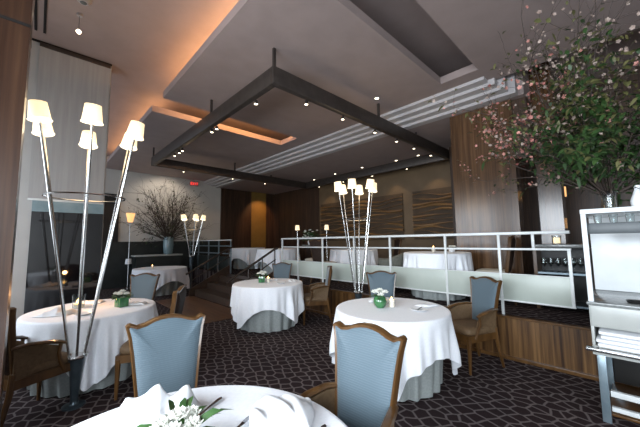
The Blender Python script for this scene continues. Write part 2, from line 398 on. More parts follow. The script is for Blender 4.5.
# sloped stair balustrades
for (y, lab) in ((6.14, 'dark sloping balustrade on near side of steps'), (8.57, 'dark sloping balustrade on far side of steps')):
    t = thing('stair_balustrade', lab, 'balustrade', (3.3, y, 0), 0, 'sloping stair balustrades')
    MB().prism([(-.15, -.02, 0), (.1, -.02, 0), (1.04, -.02, .50), (1.04, -.02, .80), (-.15, -.02, .20)], (0, .04, 0)).build('stringer', 'treads', t)
    MB().tube([(-.25, 0, .62), (-.1, 0, .70), (1.0, 0, 1.30), (1.1, 0, 1.33)], .028, 8).build('handrail', 'bronze', t)
    MB().tube([(-.1, 0, .44), (1.04, 0, 1.05)], .016, 8).build('lower_rail', 'bronze', t)
    for x in (-.1, .28, .66, 1.02):
        MB().tube([(x, 0, .2 + (x + .15) * .5), (x, 0, .70 + (x + .1) * .545)], .014, 6).build('post', 'bronze', t)

# ------------------------------------------------------------------ chairs
XW = .82
half = [(.185, .44), (.20, .55), (.217, .68), (.236, .82), (.256, .93), (.276, .992), (.262, .997), (.215, .978), (.16, .985), (.10, 1.004), (.05, 1.013)]
half = [(x * XW, z) for x, z in half]
OUT = half + [(0, 1.016)] + [(-x, z) for x, z in half[::-1]]
def dens(pts, n=3):
    o = []
    for (a, b_) in zip(pts, pts[1:] + pts[:1]):
        for i in range(n): o.append((a[0] + (b_[0] - a[0]) * i / n, a[1] + (b_[1] - a[1]) * i / n))
    return o
OUTD = dens(OUT, 2)
def backpt(x, z, off=0): return Vector((x, .225 + .17 * (z - .42) - .35 * x * x + off, z))
def make_chair(label, group, blue='blue', outer='leather', seat='seatfab', name='dining_chair', cat='chair', arms=True):
    t = thing(name, label, cat, (0, 0, 0), 0, group)
    fm = MB(); n = len(OUTD); rings = []
    for i, (x, z) in enumerate(OUTD):
        a, c = OUTD[i - 1], OUTD[(i + 1) % n]
        tx, tz = c[0] - a[0], c[1] - a[1]; l = math.hypot(tx, tz); nx, nz = tz / l, -tx / l
        wv = .0095
        rings.append([fm.bm.verts.new(backpt(x + nx * p, z + nz * p, q)) for p, q in ((-wv, -.022), (wv * .5, -.026), (wv, -.016), (wv, .018), (-wv, .018))])
    for i in range(n):
        A, B = rings[i], rings[(i + 1) % n]
        for k in range(5): fm.bm.faces.new((A[k], A[(k + 1) % 5], B[(k + 1) % 5], B[k]))
    fm.build('back_frame', 'chairwood', t, angle=50)
    for nm, mat, sg, base in (('backrest', blue, -1, -.016), ('outer_back', outer, 1, .012)):
        pm = MB(); R_ = []
        for s_ in (1.0, .97, .9, .75, .5, .25):
            R_.append([pm.bm.verts.new(backpt(x * s_, .74 + (z - .74) * s_, base + sg * .026 * (1 - s_ ** 6))) for x, z in OUTD])
        cv = pm.bm.verts.new(backpt(0, .74, base + sg * .026))
        for A, B in zip(R_, R_[1:]):
            for i in range(n): pm.bm.faces.new((A[i], A[(i + 1) % n], B[(i + 1) % n], B[i]))
        for i in range(n): pm.bm.faces.new((R_[-1][i], R_[-1][(i + 1) % n], cv))
        pm.build(nm, mat, t, angle=80)
    # seat cushion
    sm = MB(); rg = []
    for (k, z) in ((.93, .405), (1.0, .425), (1.0, .455), (.95, .478), (.75, .49), (.4, .495)):
        rg.append([])
        for j in range(40):
            th = 2 * PI * j / 40; cx_, sy_ = cos(th), sin(th)
            x = math.copysign(abs(cx_) ** .4, cx_) * .215 * k; y = math.copysign(abs(sy_) ** .4, sy_) * .225 * k + .01
            x *= 1 - .12 * (y / .245)
            rg[-1].append(sm.bm.verts.new((x, y, z)))
    for A, B in zip(rg, rg[1:]):
        for j in range(40): sm.bm.faces.new((A[j], A[(j + 1) % 40], B[(j + 1) % 40], B[j]))
    sm.bm.faces.new(rg[0][::-1]); sm.bm.faces.new(rg[-1])
    sm.build('seat', seat, t, angle=80)
    ap = MB(); ap.prism([(-.24, -.215, .335), (.24, -.215, .335), (.19, .245, .335), (-.19, .245, .335)], (0, 0, .075)); ap.build('seat_frame', 'chairwood', t, smooth=False)
    for sx in (-1, 1):
        MB().tube([(sx * .222, -.195, .37), (sx * .222, -.197, .2), (sx * .222, -.20, 0)], [.026, .021, .014], 8).build('leg', 'chairwood', t)
        MB().tube([(sx * .17, .235, .46), (sx * .173, .25, .3), (sx * .18, .315, 0)], [.024, .023, .015], 8).build('leg', 'chairwood', t)
        if not arms: continue
        pts = [(sx * .178, .262, .665), (sx * .21, .18, .675), (sx * .24, .06, .66), (sx * .25, -.04, .635), (sx * .25, -.085, .615)]
        MB().tube(pts, [.018, .02, .022, .024, .017], 8, flat=(1.25, .75)).build('armrest', 'chairwood', t)
        MB().tube([(sx * .248, -.055, .625), (sx * .242, -.045, .54), (sx * .228, -.07, .46), (sx * .222, -.11, .37)], [.015, .016, .017, .02], 8).build('arm_support', 'chairwood', t)
        MB().prism([(sx * .186, .235, .41), (sx * .212, -.10, .41), (sx * .236, -.05, .60), (sx * .232, .06, .645), (sx * .205, .18, .66), (sx * .184, .25, .65)], (sx * -.012, 0, 0)).build('side_panel', 'seatfab', t, smooth=False)
    return t
def place(c, B, face, z=0, k=.335):
    fx, fy = face; l = math.hypot(fx, fy); fx /= l; fy /= l
    c.location = (B[0] + fx * k, B[1] + fy * k, z); c.rotation_euler = (0, 0, math.atan2(fx, -fy))
G = 'blue upholstered side chairs on the carpet'
GA = 'wood armchairs on the carpet'
ch = make_chair('blue upholstered wood chair behind the nearest table, left of its flowers', G, arms=False)
place(ch, (.66, 2.17), (-.14, -.99))
for B, f_, lab in [((1.31, 5.42), (-.69, -.72), 'small blue upholstered chair behind the table with the glowing candle'),
                   ((1.21, 3.46), (-.85, .5), 'chair seen from its dark brown back, right of the candle table'),
                   ((4.08, 5.50), (-.78, -.63), 'blue upholstered chair behind the table nearest the steps'),
                   ((3.92, 2.72), (-.77, -.64), 'blue upholstered chair behind table with round green vase')]:
    c = copy_tree(ch); c['label'] = lab; place(c, B, f_)
ca = make_chair('large blue upholstered wood armchair at right end of the nearest table', GA, name='armchair')
place(ca, (1.405, 1.06), (-1, -.06))
for B, f_, lab in [((-.25, 3.61), (.85, .5), 'armchair cut off by the bronze column at the left edge'),
                   ((4.10, 3.97), (-.77, .63), 'wood armchair in profile at right of the table near the steps'),
                   ((4.13, 1.27), (-.885, .465), 'wood armchair in profile before striped platform front')]:
    c = copy_tree(ca); c['label'] = lab; place(c, B, f_)
# a chair on the platform with brown back and cream seat
ch2 = make_chair('brown backed chair with cream seat on platform before the striped pier', 'brown chairs on the platform', blue='leather', seat='cream', arms=False)
place(ch2, (5.33, 1.22), (-.15, 1), .52)
for B, f_, lab in [((4.62, 5.0), (1, -.05), 'brown backed chair on platform left of the white table behind middle lamp'),
                   ((6.78, 4.1), (-.78, .62), 'brown backed chair on platform behind the railing, right of middle lamp'),
                   ((5.95, 6.02), (-.4, .9), 'brown backed chair on platform below the green and white flowers')]:
    c = copy_tree(ch2); c['label'] = lab; place(c, B, f_, .52)
# low olive tub chair
tc = thing('tub_chair', 'low olive grey tub chair behind railing left of platform table', 'chair', (5.05, 3.24, .52), PI)
mb = MB(); A_ = []
for j in range(25):
    th = -PI * .12 + PI * 1.24 * j / 24
    A_.append([mb.bm.verts.new((cos(th) * r_, sin(th) * r_, z)) for r_, z in ((.28, .12), (.30, .4), (.31, .70 - .1 * abs(cos(th)) ** 2), (.27, .73 - .1 * abs(cos(th)) ** 2), (.235, .68 - .1 * abs(cos(th)) ** 2), (.23, .4))])
for a, c in zip(A_, A_[1:]):
    for k in range(5): mb.bm.faces.new((a[k], a[k + 1], c[k + 1], c[k]))
for a in (A_[0], A_[-1]): mb.bm.faces.new(a)
mb.build('backrest', 'olive', tc)
MB().lathe([(0, .2), (.24, .2), (.26, .24), (.26, .38), (.22, .43), (0, .44)]).build('seat', 'olive', tc)
for k in range(4):
    MB().tube([(cos(k * PI / 2 + .78) * .2, sin(k * PI / 2 + .78) * .2, .2), (cos(k * PI / 2 + .78) * .21, sin(k * PI / 2 + .78) * .21, 0)], [.018, .012], 8).build('leg', 'leather', tc)

# ------------------------------------------------------------------ round tables and their cloths
def make_table(label, loc, R=.62):
    t = thing('round_table', label, 'table', loc, 0, 'round restaurant tables')
    MB().lathe([(0, .715), (R - .02, .715), (R, .725), (R, .742), (R - .01, .75), (0, .75)], seg=48).build('tabletop', 'chairwood', t)
    MB().lathe([(0, .0), (.28, .0), (.28, .02), (.06, .06), (.05, .35), (.06, .715)], seg=20).build('pedestal', 'bronze', t)
    mb = MB(); n = 144; rg = []
    for q in range(9):
        f_ = q / 8; z = .712 - .70 * f_; rg.append([])
        for j in range(n):
            th = 2 * PI * j / n
            rr = R - .055 - .07 * f_ + (.004 + .014 * f_) * sin(17 * th + .9 * sin(3 * th)) + .008 * f_ * sin(29 * th + 1)
            rg[-1].append(mb.bm.verts.new((rr * cos(th), rr * sin(th), z)))
    for A, B in zip(rg, rg[1:]):
        for j in range(n): mb.bm.faces.new((A[j], A[(j + 1) % n], B[(j + 1) % n], B[j]))
    mb.build('skirt', 'skirt', t, angle=180)
    return t
def cloth(label, loc, rot, R=.62, side=.98, seed=0, maxd=.62):
    mb = MB(); n = 240; rg = []; rnd = random.Random(seed); ph = [rnd.uniform(0, 6) for _ in range(6)]
    zt = .754
    def drop(th):
        a = th - rot
        m_ = max(abs(cos(a)), abs(sin(a)))
        base = side / m_ - R
        return min(base, maxd + .1 * (base - maxd) if base > maxd else base)
    prof = [0, .3, .6, .85, .96]
    for p in prof: rg.append([(p * R, None)] * n)
    rows = [[(p * R * cos(2 * PI * j / n), p * R * sin(2 * PI * j / n), zt + .001 * sin(9 * p + j * .1)) for j in range(n)] for p in prof[1:]]
    for th_r in (.0, .25, .5, .75, 1.0):
        a = th_r * PI / 2; rows.append([((R - .012 + .022 * sin(a)) * cos(2 * PI * j / n), (R - .012 + .022 * sin(a)) * sin(2 * PI * j / n), zt - .022 * (1 - cos(a))) for j in range(n)])
    K = 14
    for q in range(1, K + 1):
        f_ = q / K; row = []
        for j in range(n):
            th = 2 * PI * j / n; D = drop(th); s_ = D * f_
            a = th - rot; cornerness = max(0, (abs(sin(2 * a)) - .55) / .45)
            amp = (.017 + .05 * cornerness) * min(1, s_ / .35)
            w1 = sin(15 * th + ph[0] + 1.2 * sin(2 * th + ph[1])); w2 = sin(27 * th + ph[2] + sin(5 * th + ph[3])); wv = math.copysign(abs(w1) ** .7, w1) * .7 + w2 * .45
            rr = R + .012 + .016 * f_ + amp * wv + .012 * cornerness * f_
            row.append((rr * cos(th), rr * sin(th), zt - .022 - s_))
        rows.append(row)
    c0 = mb.bm.verts.new((0, 0, zt)); V = [[mb.bm.verts.new(p) for p in r_] for r_ in rows]
    for j in range(n): mb.bm.faces.new((c0, V[0][j], V[0][(j + 1) % n]))
    for A, B in zip(V, V[1:]):
        for j in range(n): mb.bm.faces.new((A[j], B[j], B[(j + 1) % n], A[(j + 1) % n]))
    o = mb.build('tablecloth', 'linen', loc=loc, angle=180)
    tag(o, label, 'tablecloth', 'white square tablecloths'); return o

# name: (x, y, floor z, rotation, label of table, label of cloth)
TB = {
 'near': (.34, 1.04, 0, .25, .64, 'round table nearest the camera, hidden by its cloth', 'bright white tablecloth on the table nearest the camera'),
 'left': (.53, 4.38, 0, .67, .62, 'round skirted table with glowing candle beside tall lamp', 'white tablecloth on the table with the glowing candle'),
 'mid': (3.11, 4.63, 0, .98, .62, 'round skirted table with square green vase near the steps', 'white tablecloth under the square green vase near the steps'),
 'right': (2.88, 1.88, 0, -.23, .60, 'round skirted table with round green vase in the middle right', 'white tablecloth under the round green vase'),
 'far': (2.76, 9.85, 0, .2, .72, 'round table in the far left corner before the console', 'white tablecloth on the far left table before the console'),
 'up_a': (5.05, 2.34, .52, .3, .54, 'round table on platform before the striped wood pier', 'white tablecloth on platform table before the striped pier'),
 'up_b': (5.95, 4.95, .52, .5, .60, 'round table on platform behind the middle lamp', 'white tablecloth on platform table behind the middle lamp'),
 'up_c': (5.36, 7.45, .52, .1, .62, 'round table on platform left of the green and white flowers', 'white tablecloth on platform left of the green and white flowers'),
 'up_d': (5.75, 9.9, .52, .4, .62, 'round table on platform at the back near the dark wall', 'white tablecloth on the farthest platform table by dark wall'),
}
for k, (x, y, z, rot, R, l1, l2) in TB.items():
    make_table(l1, (x, y, z), R)
    cloth(l2, (x, y, z), rot, R, R + .33, hash(k) % 97 if False else len(k) * 7 + int(x * 10), .62 if z == 0 else .55)
ZT = .758

# ------------------------------------------------------------------ table settings
def bloom(mb, c, r, rnd):
    c = Vector(c)
    for ring, (cnt, tilt, ln) in enumerate(((5, 1.25, .6), (7, .8, .85), (8, .3, 1.0))):
        for k in range(cnt):
            th = 2 * PI * k / cnt + ring * .4 + rnd.uniform(-.2, .2)
            d = Vector((cos(th) * cos(tilt), sin(th) * cos(tilt), sin(tilt))); sd_ = Vector((-sin(th), cos(th), 0)) * r * .42
            up_ = Vector((-cos(th) * sin(tilt), -sin(th) * sin(tilt), cos(tilt)))
            p1 = c + d * r * ln * .55 - up_ * r * .12; p2 = c + d * r * ln + up_ * r * .1
            mb.poly([c, p1 + sd_, p2, p1 - sd_])
def leafq(mb, base, d, ln, w, rnd, droop=.3):
    d = d.normalized(); s_ = d.cross(Vector((0, 0, 1)))
    if s_.length < .05: s_ = Vector((1, 0, 0))
    s_.normalize(); s_ = (s_ + Vector((rnd.uniform(-.4, .4), rnd.uniform(-.4, .4), rnd.uniform(-.6, .6)))).normalized()
    m1 = base + d * ln * .35; m2 = base + d * ln * .7 - Vector((0, 0, ln * droop * .3)); tip = base + d * ln - Vector((0, 0, ln * droop))
    b0, t0 = mb.bm.verts.new(base), mb.bm.verts.new(tip)
    a1, a2 = mb.bm.verts.new(m1 + s_ * w * .5), mb.bm.verts.new(m2 + s_ * w * .4); c1_, c2_ = mb.bm.verts.new(m1 - s_ * w * .5), mb.bm.verts.new(m2 - s_ * w * .4)
    mb.bm.faces.new((b0, a1, c1_)); mb.bm.faces.new((a1, a2, c2_, c1_)); mb.bm.faces.new((a2, t0, c2_))
def posy(label, loc, square, seed, s=1.0, nb=6, nl=16, ll=1.0):
    rnd = random.Random(seed); t = thing('flower_vase', label, 'flowers', loc, rnd.uniform(0, 1.5), 'small table posies')
    if square: MB().box(-.042 * s, .042 * s, -.042 * s, .042 * s, 0, .085 * s, .004).build('vase', 'leafglass', t)
    else: MB().lathe([(0, 0), (.03 * s, 0), (.052 * s, .025 * s), (.058 * s, .05 * s), (.05 * s, .078 * s), (.038 * s, .092 * s), (.034 * s, .088 * s), (0, .08 * s)]).build('vase', 'leafglass', t)
    for k in range(nb):
        th = 2 * PI * k / max(1, nb - 1); r_ = .045 * s if k else 0
        mb = MB(); bloom(mb, (r_ * cos(th), r_ * sin(th), (.115 + (.02 if k == 0 else rnd.uniform(-.01, .012))) * s), .034 * s, rnd); mb.build('bloom', 'petal', t, recalc=False, smooth=False)
    mb = MB()
    for k in range(nl):
        th = rnd.uniform(0, 2 * PI); el = rnd.uniform(-.1, .7)
        leafq(mb, Vector((.035 * s * cos(th), .035 * s * sin(th), .09 * s)), Vector((cos(th) * cos(el), sin(th) * cos(el), sin(el))), rnd.uniform(.05, .085) * s * ll, .026 * s, rnd)
    mb.build('leaves', 'leaf', t, recalc=False)
    return t
posy('white flowers with long green leaves on the nearest table', (.38, 1.10, ZT), False, 3, 1.15, 6, 46, 1.75)
posy('green vase of white flowers beside the glowing candle', (.77, 4.21, ZT), True, 4, 1.25, 6, 22)
posy('square green vase of white flowers on table near steps', (3.02, 4.70, ZT), True, 5, 1.35, 8, 10)
posy('round green bowl vase of white flowers on middle right table', (2.78, 1.95, ZT), False, 6, 1.35, 8, 10)

def napkin(label, loc, rz, w, d, h, seed, flat=False):
    rnd = random.Random(seed); mb = MB(); n = 30; ph = [rnd.uniform(0, 6) for _ in range(6)]
    V = []
    for i in range(n + 1):
        V.append([])
        for j in range(n + 1):
            u, v = 2 * i / n - 1, 2 * j / n - 1
            edge = (1 - u ** 4) * (1 - v ** 4)
            if flat:
                z = h * (edge ** .4) * (.45 + .3 * abs(sin(2.6 * u + .8 * v + ph[0])) + .35 * abs(sin(3.4 * (u + .5 * v) + ph[1])) - .15 * v)
            else:
                ridge = (1 - abs(sin(4.4 * u + 1.3 * v + ph[0]))) * .6 + (1 - abs(sin(3.1 * u - 2.6 * v + ph[1]))) * .45
                peak = math.exp(-((u + .1) ** 2 / .12 + (v - .1) ** 2 / .5)) * .75 + math.exp(-((u - .62) ** 2 / .06 + (v - .1) ** 2 / .5)) * .6
                z = h * edge ** .6 * (.06 + .42 * ridge + .72 * peak)
            x = u * w / 2 * (1 + .07 * sin(3 * v + ph[2])); y = v * d / 2 * (1 + .08 * sin(4 * u + ph[3]))
            V[-1].append(mb.bm.verts.new((x, y, max(z, .003))))
    for i in range(n):
        for j in range(n): mb.bm.faces.new((V[i][j], V[i + 1][j], V[i + 1][j + 1], V[i][j + 1]))
    o = mb.build('napkin', 'napkin', loc=loc, angle=180); o.rotation_euler = (0, 0, rz)
    return tag(o, label, 'napkin', 'folded white napkins')
napkin('peaked white napkin at left side of the nearest table', (.40, 1.46, ZT), -.72, .36, .2, .17, 2)
napkin('flatter white napkin at right side of the nearest table', (.78, 1.06, ZT), -.72, .26, .2, .09, 8, True)
napkin('rumpled white napkin left of the glowing candle', (.20, 4.28, ZT), -.7, .34, .24, .085, 11)
napkin('folded white napkin behind the vase on the candle table', (.55, 4.76, ZT), -.5, .24, .15, .035, 12, True)
napkin('folded white napkin at right rim of the candle table', (.93, 4.22, ZT), -.5, .2, .14, .03, 13, True)
napkin('folded white napkin at right rim of the table near steps', (3.42, 4.36, ZT), -.6, .22, .16, .05, 14)
napkin('white napkin at back of the table near steps', (3.32, 4.80, ZT), -.6, .2, .12, .03, 15, True)
napkin('white napkin behind the round green vase', (3.02, 2.17, ZT), -.6, .2, .1, .035, 16, True)
napkin('white napkin at right rim of the table with round green vase', (3.20, 1.62, ZT), -.4, .24, .14, .03, 17, True)

def votive(label, loc, lit=False):
    t = thing('candle_holder', label, 'candle', loc, 0, 'table candles')
    s = 1.9 if lit else 1
    MB().lathe([(0, 0), (.03 * s, 0), (.034 * s, .08 * s), (.031 * s, .08 * s), (.027 * s, .006), (0, .006)]).build('glass', 'glass' if lit else 'wax', t)
    MB().lathe([(0, .007), (.024 * s, .007), (.024 * s, .045), (0, .045)]).build('candle', 'wax', t)
    MB().lathe([(0, .046), (.010 * s, .06), (.012 * s, .072), (.005 * s, .10), (0, .115)], seg=10).build('flame', 'flame', t)
    return t
votive('glowing candle in clear glass on table beside tall lamp', (.40, 4.52, ZT), True)
votive('cream candle cup right of the round green vase', (2.90, 1.88, ZT))
votive('cream candle cup right of the square green vase', (3.12, 4.64, ZT))
def knife(label, p, q, fork=False, grp='silver cutlery'):
    p, q = Vector((*p, ZT + .006)), Vector((*q, ZT + .006)); L = (q - p).length
    t = thing('fork' if fork else 'knife', label, 'cutlery', p, math.atan2(q.y - p.y, q.x - p.x), grp)
    MB().tube([(0, 0, 0), (L * .12, 0, .001), (L * .5, 0, .0015)], [.0065, .007, .0045], 8, flat=(1, .5)).build('handle', 'silver', t)
    if fork:
        mb = MB().tube([(L * .5, 0, .002), (L * .7, 0, .003)], [.0045, .010], 8, flat=(1, .3))
        for k in (-1.5, -.5, .5, 1.5): mb.tube([(L * .69, k * .005, .003), (L * .85, k * .005, .005), (L, k * .005, .003)], .0017, 5)
        mb.build('tines', 'silver', t)
    else:
        MB().prism([(L * .5, -.004, 0), (L * .95, -.010, 0), (L, .002, 0), (L * .9, .009, 0), (L * .5, .006, 0)], (0, 0, .002)).build('blade', 'silver', t)
knife('silver knife lying between the two napkins on the nearest table', (.507, 1.307), (.68, 1.40))
knife('silver fork beside the flatter napkin on the nearest table', (.53, 1.10), (.70, 1.16), True)
knife('silver knife at right rim of the nearest table', (.72, .84), (.88, .90))
knife('silver fork at left of the peaked napkin on nearest table', (.08, 1.28), (.17, 1.46), True)
pl = thing('side_plate', 'small white plate with dark butter knife on table with round vase', 'plate', (2.95, 1.58, ZT))
MB().lathe([(0, .0), (.05, 0), (.085, .012), (.083, .015), (.05, .004), (0, .004)], seg=32).build('dish', 'china', pl)
k_ = MB().tube([(-.07, -.02, .02), (.075, .01, .019)], [.006, .004], 6).build('butter_knife', 'charcoal', pl)
for (x, y, lab) in ((.40, 4.05, 'white side plate on near side of the candle table'), (.86, 4.38, 'white side plate behind the square vase on the candle table'), (3.18, 4.32, 'white side plate on near side of table close to steps'), (3.05, 2.02, 'white side plate behind the cream candle cup')):
    q = thing('side_plate', lab, 'plate', (x, y, ZT), 0, 'white side plates')
    MB().lathe([(0, .0), (.05, 0), (.08, .012), (.078, .015), (.05, .004), (0, .004)], seg=32).build('dish', 'china', q)
for (x, y, lab) in ((2.50, 9.72, 'white candle cup on the far left table'), (5.0, 2.36, 'white candle cup on platform table before striped pier')):
    z0 = ZT + (.52 if y < 5 else 0)
    votive(lab, (x, y, z0))
ut = thing('flower_vase', 'low bowl of pale flowers on platform table before striped pier', 'flowers', (5.18, 2.12, ZT + .52), 0, 'small table posies')
MB().lathe([(0, 0), (.04, 0), (.06, .05), (.05, .07), (0, .06)]).build('vase', 'china', ut)
rr = random.Random(2)
for k in range(7):
    mb = MB(); bloom(mb, (rr.uniform(-.05, .05), rr.uniform(-.05, .05), .09), .035, rr); mb.build('bloom', 'petal', ut, recalc=False, smooth=False)

# ------------------------------------------------------------------ multi-arm floor lamps
def big_lamp(label, loc, phase, zs, rad, zc, sr, rod=.011, n=6):
    t = thing('floor_lamp', label, 'floor lamp', loc, 0, 'clustered chrome floor lamps')
    MB().lathe([(0, 0), (.09, 0), (.09, .012), (.04, .02), (.032, .03), (.03, .06), (.045, zc * .6), (.062, zc - .05), (.07, zc - .02), (0, zc - .02)], seg=24).build('base', 'lampbase', t)
    MB().lathe([(0, zc - .025), (.085, zc - .025), (.092, zc - .01), (.085, zc + .005), (0, zc + .005)], seg=24).build('collar', 'steel', t)
    zr = zc + .675 * (zs - zc); rr_ = .065 + (rad - .065) * .71
    mb = MB(); pts = [((rr_ + .012) * cos(a * PI / 24), (rr_ + .012) * sin(a * PI / 24), zr) for a in range(49)]
    mb.tube(pts, .008, 6, cap=False); mb.build('ring', 'steel', t)
    for k in range(n):
        a = phase + 2 * PI * k / n; d0 = Vector((.065 * cos(a), .065 * sin(a), zc)); d1 = Vector((rad * cos(a), rad * sin(a), zs - .12))
        ax = (d1 - d0).normalized()
        MB().tube([d0, d1 + ax * .04], rod, 8).build('rod', 'steel', t)
        c = d1 + ax * .12
        sh = MB().lathe([(sr, -.8 * sr - .01), (sr * .8, .8 * sr + .01)], c, 28, ax).build('lamp_shade', 'shade', t, solid=.003)
        MB().lathe([(0, -sr - .015), (sr * 1.04, -sr - .015), (sr * 1.1, -sr - .008), (sr * 1.04, -sr - .002), (0, -sr - .002)], c, 28, ax).build('diffuser', 'diffuser', sh)
        MB().ball(c, .028).build('bulb', 'lens', sh)
F_ = Vector((.693, .72, 0)); R_ = Vector((.72, -.693, 0))
fang = math.atan2(R_.y, R_.x)
big_lamp('tallest chrome lamp with six lit shades beside the candle table', (.335, 3.69, 0), fang + math.radians(10), 2.68, .405, .46, .078)
big_lamp('middle chrome lamp with six lit shades before the platform railing', (4.06, 3.29, 0), fang + math.radians(12), 2.46, .31, .62, .075, .010)
big_lamp('farthest chrome lamp with lit shades beside the steps', (3.62, 9.72, 0), fang + math.radians(20), 2.32, .30, 1.08, .075, .010, 5)
# slim single-shade lamps
def slim(label, loc, h, sr):
    t = thing('slim_lamp', label, 'floor lamp', loc, 0, 'slim lamps with one shade')
    MB().lathe([(0, 0), (.1, 0), (.1, .015), (.015, .025), (.010, .05), (.010, h - .1), (0, h - .1)]).build('stand', 'steel', t)
    MB().lathe([(sr, -.08), (sr * .8, .08)], (0, 0, h)).build('lamp_shade', 'shade', t, solid=.003)
    MB().ball((0, 0, h), .03).build('bulb', 'lens', t)
slim('slim lamp on platform left of the green and white flowers', (6.18, 7.51, .52), 1.42, .075)
slim('slim lamp on platform right of the green and white flowers', (6.87, 6.84, .52), 1.42, .075)
ws = thing('slim_lamp', 'slim standing lamp glowing amber against the far pale wall', 'floor lamp', (2.22, 11.4, 0), 0, 'slim lamps with one shade')
MB().lathe([(0, 0), (.13, 0), (.13, .02), (.015, .04), (.011, .08), (.011, 2.25), (0, 2.25)]).build('stand', 'steel', ws)
MB().lathe([(.07, 2.2), (.13, 2.5)], (0, 0, 0)).build('lamp_shade', 'amber', ws, solid=.003)
MB().lathe([(0, .83), (.1, .83), (.08, 1.0), (0, 1.0)]).build('tray', 'china', ws)

# ------------------------------------------------------------------ branch arrangements
def arrangement(name, label, loc, seed, vase, nbr, spread, height, bias, leafn, blossn, leafmats, blmats, twig=1.0, leaf=(.05, .09), low=0.1, ymax=9, zmax=9):
    rnd = random.Random(seed); t = thing(name, label, 'flowers', loc)
    vase(t)
    br = MB(); tips = []
    def grow(p, d, ln, r, depth):
        pts = [p]; q = p.copy(); dd = d.copy(); n = 5
        for i in range(n):
            dd = (dd + Vector((rnd.gauss(0, .16), rnd.gauss(0, .16), rnd.gauss(.02, .12)))).normalized()
            q = q + dd * ln / n
            if q.y > ymax: q.y = ymax - rnd.uniform(0, .05); dd.y = -abs(dd.y) * .3
            if q.z > zmax: q.z = zmax - rnd.uniform(0, .05); dd.z = -abs(dd.z) * .3
            pts.append(q.copy()); tips.append((q.copy(), dd.copy(), depth, i))
            if depth < 2 and i >= 1 and rnd.random() < .85:
                sd_ = (dd + Vector((rnd.gauss(0, .6), rnd.gauss(0, .6), rnd.gauss(0, .5)))).normalized()
                grow(q.copy(), sd_, ln * rnd.uniform(.3, .5), r * .5, depth + 1)
        br.tube(pts, [max(.0012, r * (1 - .75 * i / n)) for i in range(n + 1)], 5)
    for k in range(nbr):
        th = rnd.uniform(0, 2 * PI); el = rnd.uniform(low, 1.35)
        d = Vector((cos(th) * cos(el) * spread + bias[0], sin(th) * cos(el) * spread + bias[1], sin(el) * height + bias[2]))
        grow(Vector((cos(th) * .02, sin(th) * .02, vz)), d.normalized(), d.length * rnd.uniform(.6, .95), .007 * twig, 0)
    br.build('branches', 'twig', t)
    def inside(p): return True
    for (mat, cnt, w_) in leafmats:
        mb = MB()
        for _ in range(cnt):
            q, dd, dp, i = rnd.choice(tips)
            if rnd.random() > w_(q): continue
            leafq(mb, q + Vector((rnd.gauss(0, .03), rnd.gauss(0, .03), rnd.gauss(0, .03))), dd + Vector((rnd.gauss(0, .8), rnd.gauss(0, .8), rnd.gauss(0, .6))), rnd.uniform(*leaf), leaf[0] * .6, rnd)
        mb.build('leaves', mat, t, recalc=False)
    for (mat, cnt, w_) in blmats:
        mb = MB()
        for _ in range(cnt):
            q, dd, dp, i = rnd.choice(tips)
            if rnd.random() > w_(q): continue
            c = q + Vector((rnd.gauss(0, .02), rnd.gauss(0, .02), rnd.gauss(0, .02))); r_ = rnd.uniform(.010, .019)
            nrm = Vector((rnd.gauss(-.5, .6), rnd.gauss(-.3, .6), rnd.gauss(0, .6))).normalized(); a_ = nrm.orthogonal().normalized(); b_ = nrm.cross(a_)
            for k in range(5):
                th = 2 * PI * k / 5; e1 = a_ * cos(th) + b_ * sin(th); e2 = a_ * cos(th + .6) + b_ * sin(th + .6); e3 = a_ * cos(th - .6) + b_ * sin(th - .6)
                mb.poly([c, c + e2 * r_ * .75 + nrm * .003, c + e1 * r_ * 1.1 + nrm * .006, c + e3 * r_ * .75 + nrm * .003])
        mb.build('blossoms', mat, t, recalc=False)
    return t
vz = .12
def glass_vase(t):
    MB().lathe([(0, 0), (.05, 0), (.055, .02), (.05, .1), (.062, .16), (.058, .16), (.046, .1), (.046, .012), (0, .012)]).build('vase', 'glass', t)
arrangement('flower_arrangement', 'huge arrangement of green leaves and pink blossom branches on service station', (3.62, .09, 1.742), 21, glass_vase, 52, 1.0, 1.7, (.0, .12, .1), 0, 0,
            [('leafdark', 17000, lambda q: max(.03, min(1, 1.35 - q.z * 1.25)) * max(.05, 1 - max(0, q.y - .15) * 1.9)), ('leafolive', 6000, lambda q: max(.12, .7 - abs(q.z - .8)) * (1 if q.y < .3 else .45))],
            [('pink', 2800, lambda q: max(.03, min(1, q.y * 1.8 - .15)) * max(.04, 1.1 - abs(q.z - .85) * 1.7)), ('blush', 1500, lambda q: .15 + .5 * (q.z > .6))], 1.0, (.045, .09), .05, 9, 2.25)
vz = .5
def big_vase(t):
    MB().lathe([(0, 0), (.12, 0), (.15, .06), (.17, .3), (.165, .55), (.15, .62), (.14, .62), (.15, .5), (0, .45)]).build('vase', 'bluegrey', t)
arrangement('flower_arrangement', 'wide bare twig arrangement in blue grey vase by the far wall', (3.42, 11.4, 1.1), 33, big_vase, 75, 1.3, 2.1, (-.15, -.05, .0), 0, 0,
            [('leafdark', 500, lambda q: 1 if q.z < 1.0 else .12), ('leafolive', 500, lambda q: .6)], [('blush', 200, lambda q: .4)], 1.9, (.07, .13), .0, .55, 2.75)
# console below it
cs = thing('console', 'dark console with pale top below the twig arrangement', 'console', (3.1, 11.45, 0))
MB().box(-.75, .75, -.26, .3, 1.05, 1.1, .005).build('top', 'beige', cs)
MB().box(-.70, .70, -.22, .28, .08, 1.05).build('body', 'wainscot', cs)
for x in (-.62, .62): MB().box(x - .04, x + .04, -.18, .22, 0, .08).build('foot', 'black', cs)
